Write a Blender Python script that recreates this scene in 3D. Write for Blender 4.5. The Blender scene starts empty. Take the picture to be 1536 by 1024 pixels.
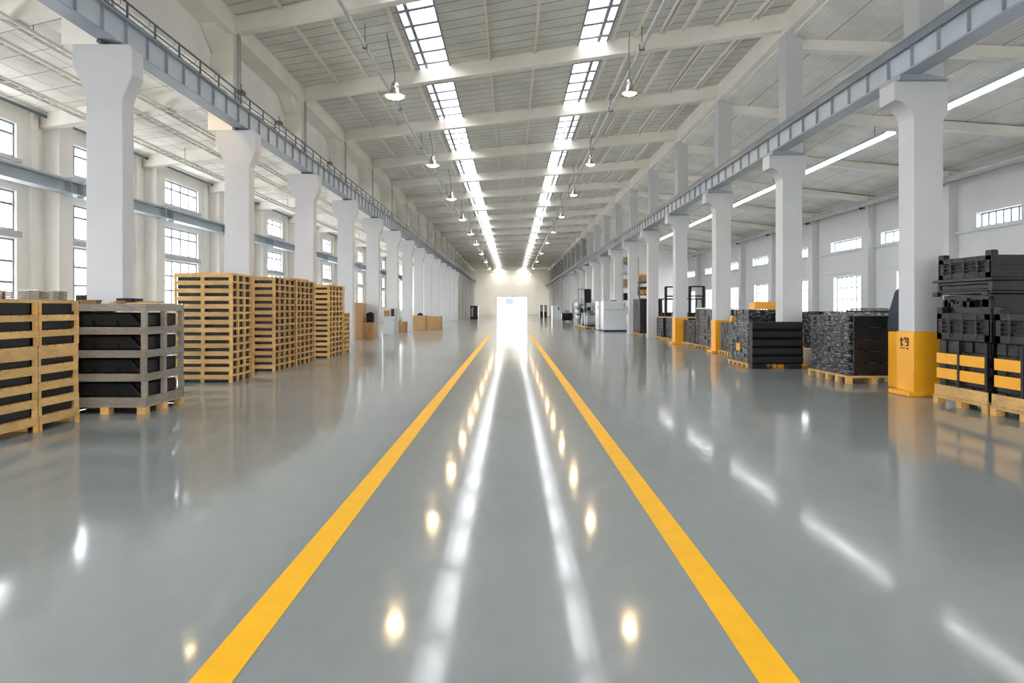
import bpy, math, random
from mathutils import Vector, Matrix
C = bpy.context.scene.collection
RND = random.Random(7)
S = 6 / 14.4                      # the hall's frames are raked: they come nearer towards +X
FAR = 139.0
BACK = -13.0
ORD = ('first second third fourth fifth sixth seventh eighth ninth tenth eleventh twelfth thirteenth fourteenth fifteenth '
       'sixteenth seventeenth eighteenth nineteenth twentieth').split()
def nth(i):
    return ORD[i] if i < len(ORD) else 'far'

# ------------------------------------------------------------------ materials
def nodes(name):
    m = bpy.data.materials.new(name); m.use_nodes = True
    return m, m.node_tree.nodes, m.node_tree.links, m.node_tree.nodes['Principled BSDF']
def noise(N, L, scale, detail=3, stretch=(1, 1, 1), space='Object', rough=.55):
    tc = N.new('ShaderNodeTexCoord'); mp = N.new('ShaderNodeMapping'); mp.inputs['Scale'].default_value = stretch
    if space == 'World':
        g = N.new('ShaderNodeNewGeometry'); L.new(g.outputs['Position'], mp.inputs['Vector'])
    else:
        L.new(tc.outputs['Object'], mp.inputs['Vector'])
    n = N.new('ShaderNodeTexNoise'); n.inputs['Scale'].default_value = scale; n.inputs['Detail'].default_value = detail
    n.inputs['Roughness'].default_value = rough
    L.new(mp.outputs[0], n.inputs['Vector'])
    return n
def ramp(N, L, src, stops):
    r = N.new('ShaderNodeValToRGB'); L.new(src, r.inputs[0])
    e = r.color_ramp.elements
    while len(e) < len(stops): e.new(.5)
    for i, (p, c) in enumerate(stops):
        e[i].position = p; e[i].color = (*c, 1) if len(c) == 3 else c
    return r
def bump(N, L, src, bsdf, strength=.2, dist=.01):
    b = N.new('ShaderNodeBump'); b.inputs['Strength'].default_value = strength; b.inputs['Distance'].default_value = dist
    L.new(src, b.inputs['Height']); L.new(b.outputs[0], bsdf.inputs['Normal']); return b
def mat(name, col, rough=.6, var=.06, scale=3, metal=0, bmp=0, space='World', spec=.5, stretch=(1, 1, 1)):
    m, N, L, b = nodes(name)
    b.inputs['Roughness'].default_value = rough; b.inputs['Metallic'].default_value = metal
    b.inputs['Specular IOR Level'].default_value = spec
    n = noise(N, L, scale, 4, stretch, space)
    lo = tuple(max(0, c * (1 - var)) for c in col); hi = tuple(min(1, c * (1 + var)) for c in col)
    r = ramp(N, L, n.outputs[0], [(.3, lo), (.7, hi)]); L.new(r.outputs[0], b.inputs['Base Color'])
    if bmp: bump(N, L, n.outputs[0], b, bmp, .01)
    return m
def wood_mat(name, a, c, dark, grain=1.0):
    m, N, L, b = nodes(name)
    b.inputs['Roughness'].default_value = .62
    n = noise(N, L, 9, 6, (1.0, 1.0, 9), 'World', .7)
    n2 = noise(N, L, 1.7, 2, (1, 1, 3), 'World')
    r = ramp(N, L, n.outputs[0], [(.25, dark), (.45, a), (.75, c)])
    r2 = ramp(N, L, n2.outputs[0], [(.3, (.72, .70, .68)), (.7, (1, 1, 1))])
    mx = N.new('ShaderNodeMix'); mx.data_type = 'RGBA'; mx.blend_type = 'MULTIPLY'; mx.inputs[0].default_value = grain
    L.new(r.outputs[0], mx.inputs[6]); L.new(r2.outputs[0], mx.inputs[7])
    oi = N.new('ShaderNodeObjectInfo'); hs = N.new('ShaderNodeHueSaturation')
    mr = N.new('ShaderNodeMapRange'); mr.inputs[3].default_value = .86; mr.inputs[4].default_value = 1.12
    L.new(oi.outputs['Random'], mr.inputs[0]); L.new(mr.outputs[0], hs.inputs['Value']); L.new(mx.outputs[2], hs.inputs['Color'])
    L.new(hs.outputs[0], b.inputs['Base Color'])
    bump(N, L, n.outputs[0], b, .25, .004)
    return m
def film_mat(name, base, streak, lo=.56, hi=.66, scale=14, stretch=(1, 1, 2.6), rough=.24):
    """stretch film over dark goods: glossy, wrinkled, with whitish creases"""
    m, N, L, b = nodes(name)
    n = noise(N, L, scale, 5, stretch, 'World', .65)
    n2 = noise(N, L, scale * .35, 3, stretch, 'World')
    r = ramp(N, L, n.outputs[0], [(lo, base), (hi, streak)])
    L.new(r.outputs[0], b.inputs['Base Color'])
    b.inputs['Roughness'].default_value = rough; b.inputs['Specular IOR Level'].default_value = .4
    bump(N, L, n.outputs[0], b, .7, .03)
    return m
def emit(name, col, s):
    m, N, L, b = nodes(name)
    b.inputs['Base Color'].default_value = (*col, 1); b.inputs['Emission Color'].default_value = (*col, 1)
    b.inputs['Emission Strength'].default_value = s
    return m
def panel_mat(name, col, joint, pitch, width, fine, raked, rough=.6, long_pitch=0, var=.08, dirt=.1):
    """ceiling sheets: joints across the hall (raked like the frames) or along it, fine corrugation between"""
    m, N, L, b = nodes(name)
    b.inputs['Roughness'].default_value = rough
    g = N.new('ShaderNodeNewGeometry'); sx = N.new('ShaderNodeSeparateXYZ'); L.new(g.outputs['Position'], sx.inputs[0])
    def M(op, a, c=None):
        q = N.new('ShaderNodeMath'); q.operation = op
        for i, v in enumerate((a, c)):
            if v is None: continue
            if isinstance(v, (int, float)): q.inputs[i].default_value = v
            else: L.new(v, q.inputs[i])
        return q.outputs[0]
    u = M('ADD', sx.outputs[1], M('MULTIPLY', sx.outputs[0], S)) if raked else sx.outputs[0]
    u = M('ADD', u, 600)
    f = M('FRACT', M('DIVIDE', u, pitch))
    line = M('LESS_THAN', f, width / pitch)
    if long_pitch:
        w = M('ADD', sx.outputs[0] if raked else sx.outputs[1], 600)
        line = M('MAXIMUM', line, M('LESS_THAN', M('FRACT', M('DIVIDE', w, long_pitch)), .02 / long_pitch))
    n = noise(N, L, .8, 5, (1, 1, 1), 'World', .6)
    lo = tuple(c * (1 - var - dirt) for c in col); hi = tuple(min(1, c * (1 + var)) for c in col)
    r = ramp(N, L, n.outputs[0], [(.3, lo), (.62, hi)])
    mx = N.new('ShaderNodeMix'); mx.data_type = 'RGBA'
    L.new(line, mx.inputs[0]); L.new(r.outputs[0], mx.inputs[6]); mx.inputs[7].default_value = (*joint, 1)
    L.new(mx.outputs[2], b.inputs['Base Color'])
    if fine:
        ff = M('PINGPONG', M('DIVIDE', u, fine), .5)
        bump(N, L, ff, b, .8, fine * .35)
    return m

def floor_mat():
    m, N, L, b = nodes('epoxy')
    n = noise(N, L, .35, 4, (1, .6, 1), 'World'); n2 = noise(N, L, 6, 6, (1, .5, 1), 'World', .7)
    r = ramp(N, L, n.outputs[0], [(.3, (.25, .277, .280)), (.7, (.31, .337, .338))])
    r2 = ramp(N, L, n2.outputs[0], [(.3, (.93, .93, .93)), (.7, (1, 1, 1))])
    mx = N.new('ShaderNodeMix'); mx.data_type = 'RGBA'; mx.blend_type = 'MULTIPLY'; mx.inputs[0].default_value = 1
    L.new(r.outputs[0], mx.inputs[6]); L.new(r2.outputs[0], mx.inputs[7]); L.new(mx.outputs[2], b.inputs['Base Color'])
    rr = ramp(N, L, n2.outputs[0], [(.3, (.05,) * 3), (.75, (.13,) * 3)]); L.new(rr.outputs[0], b.inputs['Roughness'])
    b.inputs['IOR'].default_value = 1.47
    # worn coating: a hazy lobe over the clear one
    h = N.new('ShaderNodeBsdfPrincipled'); h.inputs['IOR'].default_value = 1.47; h.inputs['Roughness'].default_value = .31
    L.new(mx.outputs[2], h.inputs['Base Color'])
    ms = N.new('ShaderNodeMixShader'); ms.inputs[0].default_value = .27
    L.new(b.outputs[0], ms.inputs[1]); L.new(h.outputs[0], ms.inputs[2]); L.new(ms.outputs[0], N['Material Output'].inputs[0])
    n3 = noise(N, L, 1.1, 2, (.6, 1.6, 1), 'World')
    b1 = N.new('ShaderNodeBump'); b1.inputs['Strength'].default_value = .05; b1.inputs['Distance'].default_value = .01
    L.new(n3.outputs[0], b1.inputs['Height']); L.new(b1.outputs[0], b.inputs['Normal'])
    return m
def glass_mat(name, tint):
    m = bpy.data.materials.new(name); m.use_nodes = True
    N, L = m.node_tree.nodes, m.node_tree.links
    N.remove(N['Principled BSDF'])
    t = N.new('ShaderNodeBsdfTransparent'); t.inputs[0].default_value = (*tint, 1)
    g = N.new('ShaderNodeBsdfGlossy'); g.inputs['Roughness'].default_value = .05
    mx = N.new('ShaderNodeMixShader'); mx.inputs[0].default_value = .07
    L.new(t.outputs[0], mx.inputs[1]); L.new(g.outputs[0], mx.inputs[2]); L.new(mx.outputs[0], N['Material Output'].inputs[0])
    return m

M = dict(
    floor=floor_mat(), glass=glass_mat('window_glass', (.88, .90, .94)), sky_glass=glass_mat('skylight_glass', (.64, .65, .67)),
    yellow_line=mat('line_paint', (.98, .50, .004), .5, .05, 5, spec=.25),
    white=mat('column_paint', (.55, .552, .56), .55, .03, 1.2),
    cream=mat('cream_wall', (.91, .88, .82), .7, .05, .7),
    bright=mat('bright_white_wall', (.90, .89, .86), .7, .03, .7),
    cool=mat('pale_wall', (.66, .665, .66), .7, .04, .7),
    endwall=mat('end_wall_paint', (.82, .77, .68), .7, .03, .4),
    beam=mat('beam_paint', (.84, .80, .72), .65, .06, .8),
    frame=mat('window_frame_paint', (.62, .65, .68), .5, .03, 2),
    mullion=mat('grey_glazing_bar_paint', (.26, .29, .33), .5, .03, 2),
    steel=mat('blue_grey_steel', (.30, .34, .38), .42, .1, 1.5),
    steel_l=mat('girder_web_paint', (.46, .52, .57), .45, .08, 1.2),
    dark2=mat('dark_channel_paint', (.17, .20, .225), .4, .1, 2),
    dark_steel=mat('dark_rail', (.10, .12, .14), .45, .1, 2),
    pipe=mat('galvanised_pipe', (.45, .46, .46), .35, .1, 3, metal=.6),
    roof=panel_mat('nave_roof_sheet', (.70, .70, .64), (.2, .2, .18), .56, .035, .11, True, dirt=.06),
    aroof=panel_mat('cream_roof_panel', (.90, .86, .77), (.30, .26, .21), 1.1, .03, 0, True, long_pitch=1.6, dirt=.14),
    roof_r=panel_mat('side_roof_sheet', (.74, .73, .67), (.34, .34, .31), 1.2, .03, .11, False, dirt=.08),
    wood=wood_mat('pine', (.66, .40, .135), (.86, .58, .25), (.42, .23, .07)),
    wood_d=wood_mat('darker_pine', (.52, .30, .10), (.70, .45, .19), (.30, .15, .05)),
    grey_wood=wood_mat('weathered_wood', (.27, .23, .185), (.42, .37, .31), (.12, .095, .07)),
    block=wood_mat('orange_block_wood', (.68, .38, .10), (.80, .50, .19), (.45, .22, .05), .5),
    black=mat('black_plastic', (.007, .008, .010), .35, .3, 5, spec=.3),
    black_m=mat('black_rubber', (.009, .009, .0095), .5, .2, 5, spec=.3),
    interior=mat('dark_infill', (.004, .0045, .006), .45, .3, 6, spec=.3),
    film=film_mat('black_stretch_film', (.005, .006, .007), (.075, .08, .09), .58, .74, 7, (1, 1, 3), .3),
    film_w=film_mat('silvery_stretch_film', (.007, .008, .010), (.24, .26, .28), .50, .66, 6, (1, 1, 3.5)),
    yellow=mat('safety_yellow', (.88, .40, .010), .38, .05, 2),
    yellow_p=mat('yellow_board_paint', (.90, .42, .02), .45, .05, 4),
    card=mat('cardboard', (.44, .28, .13), .8, .08, 3),
    card_d=mat('brown_cardboard', (.30, .16, .07), .8, .08, 3),
    cabinet=mat('grey_cabinet', (.42, .44, .45), .4, .08, 3),
    machine=mat('machine_white', (.62, .66, .71), .35, .02, 1),
    navy=mat('navy_cloth', (.015, .025, .045), .7, .2, 4),
    red=mat('red_paint', (.35, .03, .02), .4, .05, 2),
    rust=mat('rusty_scrap', (.30, .13, .06), .7, .3, 20),
    scrap=film_mat('mixed_scrap', (.05, .05, .05), (.55, .50, .42), .45, .6, 24, (1, 1, 1), .5),
    lamp_shell=mat('lamp_aluminium', (.55, .53, .50), .25, .05, 5, metal=.9),
    warm=emit('lamp_glow', (1, .68, .34), 14),
    warm2=emit('dim_lamp_glow', (1, .72, .36), 18),
    tube=emit('tube_glow', (1, .97, .92), 5),
    ground=mat('outside_concrete', (.5, .5, .5), .9, .05, .2),
    blue=mat('pale_blue_panel', (.35, .45, .60), .6, .05, 1),
    ink=mat('black_ink', (.01, .01, .01), .6, 0, 1),
)

# ------------------------------------------------------------------ mesh builder
class MB:
    def __init__(s): s.v = []; s.f = []
    def box(s, x0, x1, y0, y1, z0, z1, rake=0):
        i = len(s.v)
        for x in (x0, x1):
            for y in (y0, y1):
                for z in (z0, z1): s.v.append((x, y - rake * x, z))
        s.f += [(i, i+1, i+3, i+2), (i+4, i+6, i+7, i+5), (i, i+4, i+5, i+1), (i+2, i+3, i+7, i+6), (i, i+2, i+6, i+4), (i+1, i+5, i+7, i+3)]
        return s
    def hexa(s, p):      # 8 points: bottom 4 ccw, top 4 ccw
        i = len(s.v); s.v += [tuple(q) for q in p]
        s.f += [(i+3, i+2, i+1, i), (i+4, i+5, i+6, i+7), (i, i+1, i+5, i+4), (i+1, i+2, i+6, i+5), (i+2, i+3, i+7, i+6), (i+3, i, i+4, i+7)]
        return s
    def prism(s, prof, a, b, axis='y'):
        """closed outline extruded along an axis; prof: (x,z) for y, (y,z) for x, (x,y) for z"""
        i = len(s.v); n = len(prof)
        for t in (a, b):
            for p in prof:
                s.v.append({'y': (p[0], t, p[1]), 'x': (t, p[0], p[1]), 'z': (p[0], p[1], t)}[axis])
        s.f.append(tuple(range(i, i + n))); s.f.append(tuple(range(i + 2*n - 1, i + n - 1, -1)))
        for k in range(n):
            q = (k + 1) % n; s.f.append((i + k, i + n + k, i + n + q, i + q))
        return s
    def tube(s, p0, p1, r, n=8, r1=None):
        p0, p1 = Vector(p0), Vector(p1); d = (p1 - p0).normalized()
        a = d.orthogonal().normalized(); b = d.cross(a); r1 = r if r1 is None else r1; i = len(s.v)
        for p, rr in ((p0, r), (p1, r1)):
            for k in range(n):
                t = 2 * math.pi * k / n; s.v.append(tuple(p + (a * math.cos(t) + b * math.sin(t)) * rr))
        s.f.append(tuple(range(i + n - 1, i - 1, -1))); s.f.append(tuple(range(i + n, i + 2*n)))
        for k in range(n):
            q = (k + 1) % n; s.f.append((i + k, i + q, i + n + q, i + n + k))
        return s
    def path(s, pts, r, n=6):
        for a, b in zip(pts, pts[1:]): s.tube(a, b, r, n)
        return s
    def lathe(s, prof, c=(0, 0, 0), n=24):
        i = len(s.v); m = len(prof)
        for k in range(n):
            t = 2 * math.pi * k / n
            for r, z in prof: s.v.append((c[0] + r * math.cos(t), c[1] + r * math.sin(t), c[2] + z))
        for k in range(n):
            q = (k + 1) % n
            for j in range(m - 1): s.f.append((i + k*m + j, i + q*m + j, i + q*m + j + 1, i + k*m + j + 1))
        return s
    def mesh(s, name):
        me = bpy.data.meshes.new(name); me.from_pydata(s.v, [], s.f); me.update()
        import bmesh
        bm = bmesh.new(); bm.from_mesh(me); bmesh.ops.recalc_face_normals(bm, faces=bm.faces); bm.to_mesh(me); bm.free()
        return me
    def build(s, name, material, parent=None, bevel=0, smooth=False):
        me = s.mesh(name); me.materials.append(material)
        o = bpy.data.objects.new(name, me); C.objects.link(o)
        if parent: o.parent = parent
        if bevel:
            q = o.modifiers.new('bevel', 'BEVEL'); q.width = bevel; q.segments = 2; q.limit_method = 'ANGLE'
        if smooth:
            for p in me.polygons: p.use_smooth = True
        return o
def tag(o, label, cat, group=None, kind=None):
    o['label'] = label; o['category'] = cat
    if group: o['group'] = group
    if kind: o['kind'] = kind
    return o
def empty(name, loc=(0, 0, 0), rz=0):
    o = bpy.data.objects.new(name, None); o.location = loc; o.rotation_euler.z = rz; o.empty_display_size = .2
    C.objects.link(o); return o
def copy_tree(o, loc=None, parent=None):
    c = o.copy(); C.objects.link(c); c.parent = parent
    if loc is not None: c.location = loc
    for ch in list(o.children): copy_tree(ch, None, c)
    return c

# ------------------------------------------------------------------ camera, world
cam = bpy.data.cameras.new('camera'); co = bpy.data.objects.new('camera', cam); C.objects.link(co)
co.location = (0, 0, 1.6); co.rotation_euler = (math.pi / 2, 0, 0)
cam.lens = 24; cam.sensor_width = 36; cam.shift_x = 1 / 1536; cam.shift_y = -50 / 1536; cam.clip_end = 600; cam.clip_start = .05
bpy.context.scene.camera = co
w = bpy.data.worlds.new('sky'); bpy.context.scene.world = w; w.use_nodes = True
bg = w.node_tree.nodes['Background']; bg.inputs[0].default_value = (1, .985, .955, 1); bg.inputs[1].default_value = 9.5
vs = bpy.context.scene.view_settings
vs.view_transform = 'Standard'; vs.look = 'None'; vs.exposure = 1.27; vs.gamma = 1; vs.use_curve_mapping = False

# ------------------------------------------------------------------ setting: ground, floor, walls
XL, XR = -15.0, 17.3
MB().box(-150, 150, -80, 400, -.5, -.12).build('ground', M['ground'])
tag(bpy.data.objects['ground'], 'pale concrete yard outside the hall', 'ground', kind='structure')
fl = MB().box(XL - .4, XR + .4, BACK, FAR + .4, -.12, 0).build('floor', M['floor'])
tag(fl, 'polished grey epoxy floor of the hall', 'floor', kind='structure')
for x0, x1, side in ((-1.38, -1.195, 'pallet'), (1.06, 1.235, 'yellow-footed column')):
    o = MB().box(x0, x1, .3, 42, 0, .003).build('floor_line', M['yellow_line'])
    tag(o, f'yellow painted aisle line on the grey floor, the one on the {side} side', 'floor line')

LEFT_BAYS = [k for k in range(-4, 13)]      # pilaster centre at 16.25 + 6k
RIGHT_BAYS = [k for k in range(-3, 9)]     # pilaster centre at 14.75 + 6k (20.75, 26.75 ...)
def lp(k): return 16.25 + 6 * k
def rp(k): return 14.75 + 6 * k
wl = MB(); 
y_end_l = lp(13)
# solid bands of the left wall
def wall_with_holes(mb, x0, x1, ya, yb, rows, spans, ztop):
    """rows: (z0,z1) of openings; spans: (y0,y1) of openings"""
    zs = [0]
    for z0, z1 in rows: zs += [z0, z1]
    zs.append(ztop)
    for i in range(0, len(zs), 2): mb.box(x0, x1, ya, yb, zs[i], zs[i + 1])
    ys = [ya]
    for y0, y1 in spans: ys += [y0, y1]
    ys.append(yb)
    for (z0, z1) in rows:
        for i in range(0, len(ys), 2):
            if ys[i + 1] - ys[i] > .01: mb.box(x0, x1, ys[i], ys[i + 1], z0, z1)
spansL = [(lp(k) + .5, lp(k) + 4.45) for k in LEFT_BAYS]
rowsL = [(1.7, 3.7), (3.95, 5.15), (6.15, 7.2)]
wall_with_holes(wl, XL - .45, XL, BACK, y_end_l, rowsL, spansL, 7.95)
wl.box(XL - .45, XL, y_end_l, FAR, 0, 7.95)
tag(wl.build('wall_left', M['cream']), 'cream wall with three rows of windows along the pallet side', 'wall', kind='structure')
n = 0
rown = ['low', 'middle', 'high']
for bi, (y0, y1) in enumerate(spansL):
    for r, (z0, z1) in enumerate(rowsL):
        n += 1
        f = MB(); xa, xb = XL - .16, XL - .08; t = .06
        f.box(xa, xb, y0, y1, z0, z0 + t).box(xa, xb, y0, y1, z1 - t, z1).box(xa, xb, y0, y0 + t, z0 + t, z1 - t).box(xa, xb, y1 - t, y1, z0 + t, z1 - t)
        for i in range(1, 5):
            y = y0 + (y1 - y0) * i / 5; f.box(xa, xb, y - .045, y + .045, z0 + t, z1 - t)
        zt = z0 + (z1 - z0) * (.66 if r < 2 else .68)
        f.box(xa + .02, xb - .02, y0 + t, y1 - t, zt - .035, zt + .035)
        if r == 0: f.box(xa + .02, xb - .02, y0 + t, y1 - t, z0 + .65, z0 + .72)
        o = f.build(f'window_{n}', M['mullion'])
        tag(o, f'{rown[r]} row window with small panes, {nth(bi)} bay of the pallet side wall', 'window', 'windows of the pallet side wall', 'structure')
        MB().box(XL - .125, XL - .115, y0 + t, y1 - t, z0 + t, z1 - t).build('window_pane', M['glass'], o)
# sills, pilasters, wall girder
p = MB()
for k in range(-5, 14): p.box(XL, XL + .5, lp(k) - .35, lp(k) + .35, 0, 7.75)
for k in range(-5, 13):                     # slim ribs beside each window
    p.box(XL, XL + .12, lp(k) + 4.95, lp(k) + 5.25, 0, 7.7)
tag(p.build('trim_1', M['cream'], bevel=.01), 'cream pilasters between the windows', 'pilaster', kind='structure')
g = MB().box(XL + .5, XL + .9, BACK, 90.8, 5.66, 5.72).box(XL + .5, XL + .9, BACK, 90.8, 5.28, 5.32).box(XL + .62, XL + .68, BACK, 90.8, 5.32, 5.66)
for k in range(-5, 13):
    for dy in (-.3, .3): g.box(XL + .66, XL + .88, lp(k) + dy - .02, lp(k) + dy + .02, 5.2, 5.8)
tag(g.build('crane_rail', M['steel_l']), 'blue-grey steel girder running along the window wall above the middle windows', 'girder', kind='thing')
sl = MB()
for y0, y1 in spansL: sl.box(XL, XL + .1, y0 - .1, y1 + .1, 3.72, 3.93); sl.box(XL, XL + .12, y0 - .1, y1 + .1, 6.02, 6.12)
tag(sl.build('trim_2', M['white'], bevel=.008), 'white ledges under the windows', 'ledge', kind='structure')

# right wall
wr = MB()
upR = {}
spansR = []
for k in RIGHT_BAYS:
    a = rp(k)
    if k == 1: s_ = (a + 2.4, a + 4.65)      # bay 20.75..26.75
    elif k == 2: s_ = (a + 1.2, a + 5.2)
    else: s_ = (a + .8, a + 4.2)
    spansR.append(s_)
lowR = [(rp(k) + .9, rp(k) + 3.9) for k in RIGHT_BAYS]
y_end_r = rp(9)
wr.box(XR, XR + .45, BACK, FAR, 3.25, 4.6).box(XR, XR + .45, BACK, FAR, 5.13, 7.2).box(XR, XR + .45, BACK, FAR, 0, .9)
for rows, spans in (((.9, 3.25), lowR), ((4.6, 5.13), spansR)):
    ys = [BACK]
    for y0, y1 in spans: ys += [y0, y1]
    ys.append(FAR)
    for i in range(0, len(ys), 2): wr.box(XR, XR + .45, ys[i], ys[i + 1], rows[0], rows[1])
tag(wr.build('wall_right', M['cool']), 'pale grey wall with narrow strip windows behind the black stacks', 'wall', kind='structure')
for kind, spans, z0, z1 in (('strip', spansR, 4.6, 5.13), ('low', lowR, .9, 3.25)):
    for bi, (y0, y1) in enumerate(spans):
        n += 1; f = MB(); xa, xb = XR + .2, XR + .27; t = .05
        f.box(xa, xb, y0, y1, z0, z0 + t).box(xa, xb, y0, y1, z1 - t, z1).box(xa, xb, y0, y0 + t, z0 + t, z1 - t).box(xa, xb, y1 - t, y1, z0 + t, z1 - t)
        m_ = 6
        for i in range(1, m_):
            y = y0 + (y1 - y0) * i / m_; f.box(xa, xb, y - .04, y + .04, z0 + t, z1 - t)
        if kind == 'low':
            for q in (.25, .5, .75):
                z = z0 + (z1 - z0) * q; f.box(xa, xb, y0 + t, y1 - t, z - .015, z + .015)
        o = f.build(f'window_{n}', M['mullion'])
        tag(o, f'{"narrow high strip" if kind == "strip" else "large low gridded"} window, {nth(bi)} bay of the wall behind the black stacks', 'window', 'windows behind the black stacks', 'structure')
        MB().box(XR + .23, XR + .24, y0 + t, y1 - t, z0 + t, z1 - t).build('window_pane', M['glass'], o)
p = MB()
for k in range(-4, 10): p.box(XR - .35, XR, rp(k) - .3, rp(k) + .3, 0, 6.85)
tag(p.build('trim_3', M['cool'], bevel=.01), 'pale pilasters of the wall behind the black stacks', 'pilaster', kind='structure')
p = MB().box(XR - .1, XR, BACK, y_end_r, 4.46, 4.56).box(XR - .06, XR, BACK, y_end_r, 3.40, 3.46)
tag(p.build('trim_4', M['frame']), 'slim pale rails along the wall behind the black stacks', 'rail', kind='structure')
o = MB().tube((XR - .55, BACK, 6.55), (XR - .55, 90, 6.55), .12, 12).build('wall_pipe', M['pipe'], smooth=True)
tag(o, 'thick grey pipe under the eaves of the pale wall with strip windows', 'pipe')
for k in range(-3, 9):
    MB().box(XR - .6, XR - .3, rp(k) - .03, rp(k) + .03, 6.36, 6.42).box(XR - .6, XR - .5, rp(k) - .03, rp(k) + .03, 6.32, 6.43).build('bracket', M['dark_steel'], o)

# end walls
e = MB(); dx0, dx1, dz = -2.85, 3.12, 3.80
e.box(-8.3, dx0, FAR, FAR + .35, 0, 9.7).box(dx1, 8.1, FAR, FAR + .35, 0, 9.7).box(dx0, dx1, FAR, FAR + .35, dz, 9.7)
e.box(XL - .4, -8.3, FAR, FAR + .35, 0, 8).box(8.1, XR + .4, FAR, FAR + .35, 0, 8.9)
tag(e.build('wall_far', M['endwall']), 'plain beige end wall around the bright doorway', 'wall', kind='structure')
MB().box(-7.3, 7.3, FAR - .12, FAR, 8.7, 9.55).build('trim_5', M['endwall'])
tag(bpy.data.objects['trim_5'], 'beige band across the top of the end wall', 'trim', kind='structure')
d = MB().box(dx0 - .12, dx0, FAR - .04, FAR, 0, dz + .12).box(dx1, dx1 + .12, FAR - .04, FAR, 0, dz + .12).box(dx0, dx1, FAR - .04, FAR, dz, dz + .12)
tag(d.build('door_1', M['frame']), 'bright open doorway in the end wall', 'door', kind='structure')
e = MB().box(XL - .4, XR + .4, BACK - .3, BACK, 6.2, 9.7).box(XL - .4, -5, BACK - .3, BACK, 0, 6.2).box(5, XR + .4, BACK - .3, BACK, 0, 6.2).box(-5, 5, BACK - .3, BACK, 3.4, 6.2)  # unseen wall; its opening is added and sized for front fill light
tag(e.build('wall_back', M['cream']), 'unseen end wall behind the viewer, its opening added for front light', 'wall', kind='structure')
# partitions that close the aisles at the far end of the hall
PL, PR = 90.9, 60.9
pl_ = MB().box(-7.75, -7.6, PL, FAR, 0, 7.75).box(XL, -7.75, PL, PL + .15, 0, 7.75)
tag(pl_.build('wall_partition_left', M['bright']), 'white partition closing the aisle beyond the cardboard boxes', 'wall', kind='structure')
pr_ = MB().box(7.85, 8.0, PR, FAR, 0, 5.7).box(8.0, XR, PR + 6, PR + 6.15, 0, 8.7)
tag(pr_.build('wall_partition_right', M['bright']), 'cream partition beyond the white machine cabinets', 'wall', kind='structure')

# ------------------------------------------------------------------ roofs
ZB, ZR = 9.05, 9.58
SKY = [(-3.08, -2.0), (2.0, 2.88)]
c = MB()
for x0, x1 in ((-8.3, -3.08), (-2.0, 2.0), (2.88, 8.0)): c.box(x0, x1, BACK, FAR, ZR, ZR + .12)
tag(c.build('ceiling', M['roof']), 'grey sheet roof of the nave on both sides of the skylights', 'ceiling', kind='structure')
c = MB().box(XL - .4, -7.9, BACK, FAR, 7.75, 7.9)
tag(c.build('ceiling_pallet_side', M['aroof']), 'cream panelled ceiling of the aisle beside the windows', 'ceiling', kind='structure')
c = MB().hexa([(7.6, BACK, 8.95), (XR + .45, BACK, 6.82), (XR + .45, FAR, 6.82), (7.6, FAR, 8.95), (7.6, BACK, 9.07), (XR + .45, BACK, 6.94), (XR + .45, FAR, 6.94), (7.6, FAR, 9.07)])
tag(c.build('ceiling_strip_light_side', M['roof_r']), 'grey sloping ceiling above the strip lights', 'ceiling', kind='structure')
# clerestory walls
c = MB().box(-8.3, -8.12, BACK, FAR, 7.75, ZR)
tag(c.build('wall_clerestory', M['cream']), 'cream wall above the crane girder on the pallet side', 'wall', kind='structure')

YR = [12.64 + 6 * k for k in range(-4, 21)]
# raked main beams: at X=7.3 they stand at YR[k], at X=-7.1 one bay deeper
for i, y in enumerate(YR[:-1]):
    b = MB(); yc = y + S * 7.3
    b.box(-8.1, 8.0, yc - .14, yc + .14, 9.13, ZR, rake=S)
    tag(b.build('roof_beam', M['beam'], bevel=.01), f'cream roof beam crossing the nave under the grey sheets, {nth(max(0, i-4))} from the viewer', 'beam', 'roof beams of the nave', 'structure')
    b = MB(); b.box(XL, -8.1, y - S * 7.1 - .17 - .12, y - S * 7.1 + .17 - .12, 7.3, 7.75, rake=S)
    tag(b.build('aisle_beam', M['beam']), f'cream beam under the ceiling beside the windows, {nth(max(0, i-4))} from the viewer', 'beam', 'beams of the window aisle', 'structure')
    xa, xb = 7.85, XR
    ya, yb = y, y - S * 10
    b = MB().hexa([(xa, ya - .12, 8.62), (xb, yb - .12, 6.58), (xb, yb + .12, 6.58), (xa, ya + .12, 8.62),
                   (xa, ya - .12, 8.92), (xb, yb - .12, 6.86), (xb, yb + .12, 6.86), (xa, ya + .12, 8.92)])
    tag(b.build('aisle_beam', M['beam']), f'cream sloping beam above the strip lights, {nth(max(0, i-4))} from the viewer', 'beam', 'beams of the strip light aisle', 'structure')
# eave beams
for x0, x1, nm in ((-8.12, -7.5, 'above the window side columns'), (7.38, 7.98, 'above the yellow-footed columns')):
    b = MB().box(x0, x1, BACK, FAR, ZB - .02, ZR)
    if x0 < 0:
        for y in YR:
            b.prism([(y + .2, 8.5), (y + .2, ZB - .02), (y + .9, ZB - .02)], -8.1, -7.7, 'x')
            b.prism([(y - .2, 8.5), (y - .2, ZB - .02), (y - .9, ZB - .02)], -8.1, -7.7, 'x')
    tag(b.build('eave_beam', M['beam'], bevel=.01), 'long cream eaves beam ' + nm, 'beam', kind='structure')
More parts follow.
